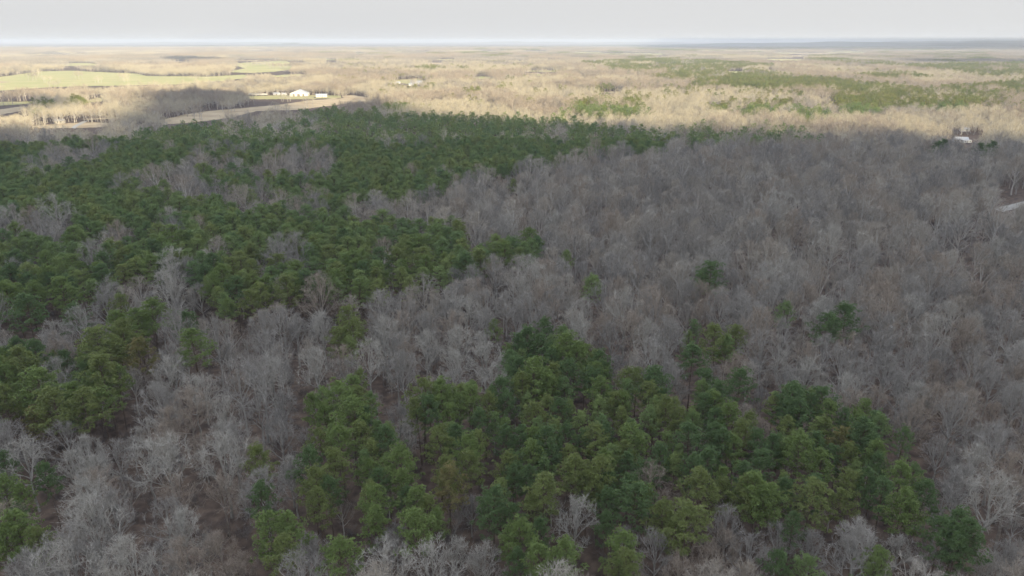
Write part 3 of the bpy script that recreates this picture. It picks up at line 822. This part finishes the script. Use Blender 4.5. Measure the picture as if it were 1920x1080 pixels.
def trailer(px, py, wd, rot, label, group=None):
    x, y = unproj(px, py)
    root = bpy.data.objects.new('trailer', None); C.objects.link(root)
    root.location = (float(x), float(y), 0); root.rotation_euler = (0, 0, rot)
    tag(root, label, 'trailer', group)
    m = MB(); m.quadbox((-wd / 2, -1.3, .7), (wd / 2, 1.3, 3.4)); m.quadbox((wd / 2, -.08, .7), (wd / 2 + 1.4, .08, .82))
    link('body', m.mesh('body', [M_white]), root)
    m = MB(); m.quadbox((-wd / 2 - .08, -1.38, 3.403), (wd / 2 + .08, 1.38, 3.5)); link('roof', m.mesh('roof', [M_roof]), root)
    for wx in (-wd * .12, wd * .12):
        for s in (-1, 1):
            m = MB(); m.tube([(wx, s * 1.05, .4), (wx, s * 1.32, .4)], [.4, .4], 14); link('wheel', m.mesh('wheel', [M_tyre]), root)
    m = MB(); m.quadbox((-.4, -1.35, 1.0), (.4, -1.303, 2.9)); link('door', m.mesh('door', [M_door]), root)
    for wx in (-wd * .3, wd * .3):
        m = MB(); m.quadbox((wx - .5, -1.34, 1.9), (wx + .5, -1.303, 2.7)); link('window', m.mesh('window', [M_glass]), root)
    return root
def car(px, py, rot, paint, label, group=None):
    x, y = unproj(px, py)
    root = bpy.data.objects.new('parked_car', None); C.objects.link(root)
    root.location = (float(x), float(y), 0); root.rotation_euler = (0, 0, rot)
    tag(root, label, 'car', group)
    m = MB()
    prof = [(-2.2, .35), (-2.25, .85), (-1.9, 1.0), (-1.35, 1.5), (.45, 1.5), (1.15, 1.02), (2.1, .9), (2.25, .6), (2.2, .35)]
    n = len(prof)
    L_ = [(x_, -.88 + (.14 if z_ > 1.2 else 0), z_) for x_, z_ in prof]; R_ = [(x_, .88 - (.14 if z_ > 1.2 else 0), z_) for x_, z_ in prof]
    m.poly(L_); m.poly(R_[::-1])
    for i in range(n): m.poly([L_[i], R_[i], R_[(i + 1) % n], L_[(i + 1) % n]])
    link('body', m.mesh('body', [paint]), root)
    m = MB(); m.poly([(.50, -.7, 1.47), (.50, .7, 1.47), (1.13, .82, 1.06), (1.13, -.82, 1.06)])
    wn = m.mesh('windscreen', [M_glass]); ob = link('windscreen', wn, root); ob.location = (.02, 0, .02)
    for s in (-1, 1):
        m = MB(); m.poly([(-1.2, s * .79, 1.42), (.35, s * .79, 1.42), (.85, s * .89, 1.06), (-1.5, s * .89, 1.06)]); link('window', m.mesh('window', [M_glass]), root)
        for wx in (-1.4, 1.35):
            m = MB(); m.tube([(wx, s * .68, .33), (wx, s * .93, .33)], [.33, .33], 14); link('wheel', m.mesh('wheel', [M_tyre]), root)
    return root
gable('barn', 562, 179.5, 30, 33, 5.0, 6.0, R(98), 'big white barn with a low gabled roof at the far edge of the field', 'barn', windows=4, ends=True)
gable('shed', 533, 178.5, 8, 6, 2.6, 1.6, R(4), 'small white shed just beside the big white barn', 'shed', windows=1)
gable('shed', 519, 178, 12, 7, 2.8, 1.5, R(-5), 'long low white shed between the row of trailers and the barn', 'shed', windows=2)
gable('farm_house', 603, 182, 20, 9, 3.2, 2.6, R(12), 'low white farmhouse beside a dark car past the big barn', 'house', roofm=M_roof, windows=4)
for i, px in enumerate((470, 478.5, 487, 496)):
    trailer(px, 178.6, 8.5, R(3 + 4 * i), ['leftmost white trailer in the row of four by the barn', 'second white trailer from the left in the row by the barn', 'third white trailer from the left in the row by the barn', 'white trailer nearest the barn in the row of four'][i], 'white trailers parked in a row')
car(591, 183.5, R(20), M_cardark, 'dark car parked in front of the low white farmhouse')
gable('farm_house', 782, 158, 30, 14, 4.5, 4.0, R(-8), 'white house with a bright metal roof alone in the far clearing', 'house', windows=4)
gable('shed', 772, 160.5, 14, 9, 3.0, 2.0, R(10), 'white shed in front of the far clearing house', 'shed', windows=1)
gable('shed', 745, 157, 14, 8, 3.0, 2.0, R(0), 'pale shed at the side of the far clearing', 'shed', windows=1)
gable('farm_house', 1800, 266, 13, 7, 2.8, 2.2, R(-10), 'low grey house with a pale roof among bare trees on the right', 'house', roofm=M_roof, windows=3)
trailer(1812, 269, 9, R(10), 'white trailer parked beside the low house on the right')
car(1826, 274, R(35), M_carwhite, 'white car nearest the dark evergreen on the right')
gable('shed', 1808, 246, 9, 6, 2.8, 1.8, R(15), 'pale shed standing behind the low house on the right', 'shed', windows=1)
gable('farm_house', 113, 231, 11, 8, 3.0, 2.4, R(20), 'small grey house beside the yard at the far left', 'house', roofm=M_greyroof, windows=2, wallm=M_gravel)
gable('shed', 1046, 187.5, 16, 7, 3.0, 1.6, R(0), 'long pale shed in the sunlit tan wood', 'shed', windows=2)
gable('barn', 1900, 99.5, 60, 30, 7, 6, R(0), 'tiny white building on the far horizon hills', 'barn', windows=3)

# ------------------------------------------------------------------ clouds out of the frame that shade the near wood and parts of the distance
CLOUD_Z = 1150.0
def cloud(poly_world, step, flat, seed):
    r = np.random.default_rng(seed)
    P = np.array(poly_world)
    gx = np.arange(P[:, 0].min(), P[:, 0].max() + step, step); gy = np.arange(P[:, 1].min(), P[:, 1].max() + step, step)
    X, Y = np.meshgrid(gx, gy); X = X.ravel() + r.normal(0, step * .2, X.size); Y = Y.ravel() + r.normal(0, step * .2, Y.size)
    s = inside(poly_world, X, Y); X, Y = X[s], Y[s]
    t = (CLOUD_Z) / SUN[2]
    ico = []
    for i in range(7):
        for j in range(10):
            th, ph = math.pi * i / 6, 2 * math.pi * j / 10
            ico.append((math.sin(th) * math.cos(ph), math.sin(th) * math.sin(ph), math.cos(th)))
    mb = MB()
    for cx, cyy in zip(X, Y):
        rr = step * r.uniform(.7, 1.15)
        c = np.array([cx, cyy, 0]) + SUN * t + np.array([0, 0, r.normal(0, flat * .4)])
        b = len(mb.v)
        mb.v += [(c[0] + rr * q[0], c[1] + rr * q[1], c[2] + flat * r.uniform(.9, 1.1) * q[2] * rr / step) for q in ico]
        for i in range(6):
            for j in range(10):
                mb.f.append((b + i*10 + j, b + (i+1)*10 + j, b + (i+1)*10 + (j+1) % 10, b + i*10 + (j+1) % 10)); mb.m.append(0)
    o = link('cloud', mb.mesh('cloud', [M_cloud])); o['kind'] = 'structure'
def px_world(poly, z=12.0):
    xs, ys = unproj([p[0] for p in poly], [p[1] for p in poly], z)
    return list(zip(xs.tolist(), ys.tolist()))
EDGE = [(-300,250),(0,240),(120,237),(240,230),(285,205),(270,186),(330,172),(450,172),(560,184),(620,200),(700,214),(900,226),(1000,234),(1200,244),(1440,252),(1600,246),(1800,258),(1920,272),(2200,290)]
cloud(px_world(EDGE) + [(1500, 350), (1700, -700), (-1500, -700), (-1700, 500)], 60, 18, 1)
cloud(px_world([(-150,184),(0,180),(75,178),(92,186),(60,196),(0,202),(-150,210)]), 50, 14, 2)
cloud([(1500,8200),(3500,7400),(7500,7600),(9500,8200),(17000,9000),(19000,19000),(6000,20000),(2200,12500)], 520, 90, 4)
cloud(px_world([(1610,115),(1740,112.5),(1880,113.5),(1880,117),(1740,118)]), 130, 30, 5)
cloud(px_world([(300,109),(360,107),(385,110),(320,112.5)]), 130, 30, 6)

# ------------------------------------------------------------------ haze
mh = bpy.data.materials.new('haze_air'); mh.use_nodes = True
t = mh.node_tree; t.nodes.clear()
pv = t.nodes.new('ShaderNodeVolumePrincipled'); ou = t.nodes.new('ShaderNodeOutputMaterial')
pv.inputs['Color'].default_value = (0.61, 0.685, 0.815, 1)
pv.inputs['Density'].default_value = 8.2e-5
pv.inputs['Anisotropy'].default_value = 0.0
t.links.new(pv.outputs[0], ou.inputs['Volume'])
mb = MB(); mb.quadbox((-33000, -4000, -4), (33000, 46000, 135))
tag(link('haze', mb.mesh('haze', [mh])), kind='stuff')
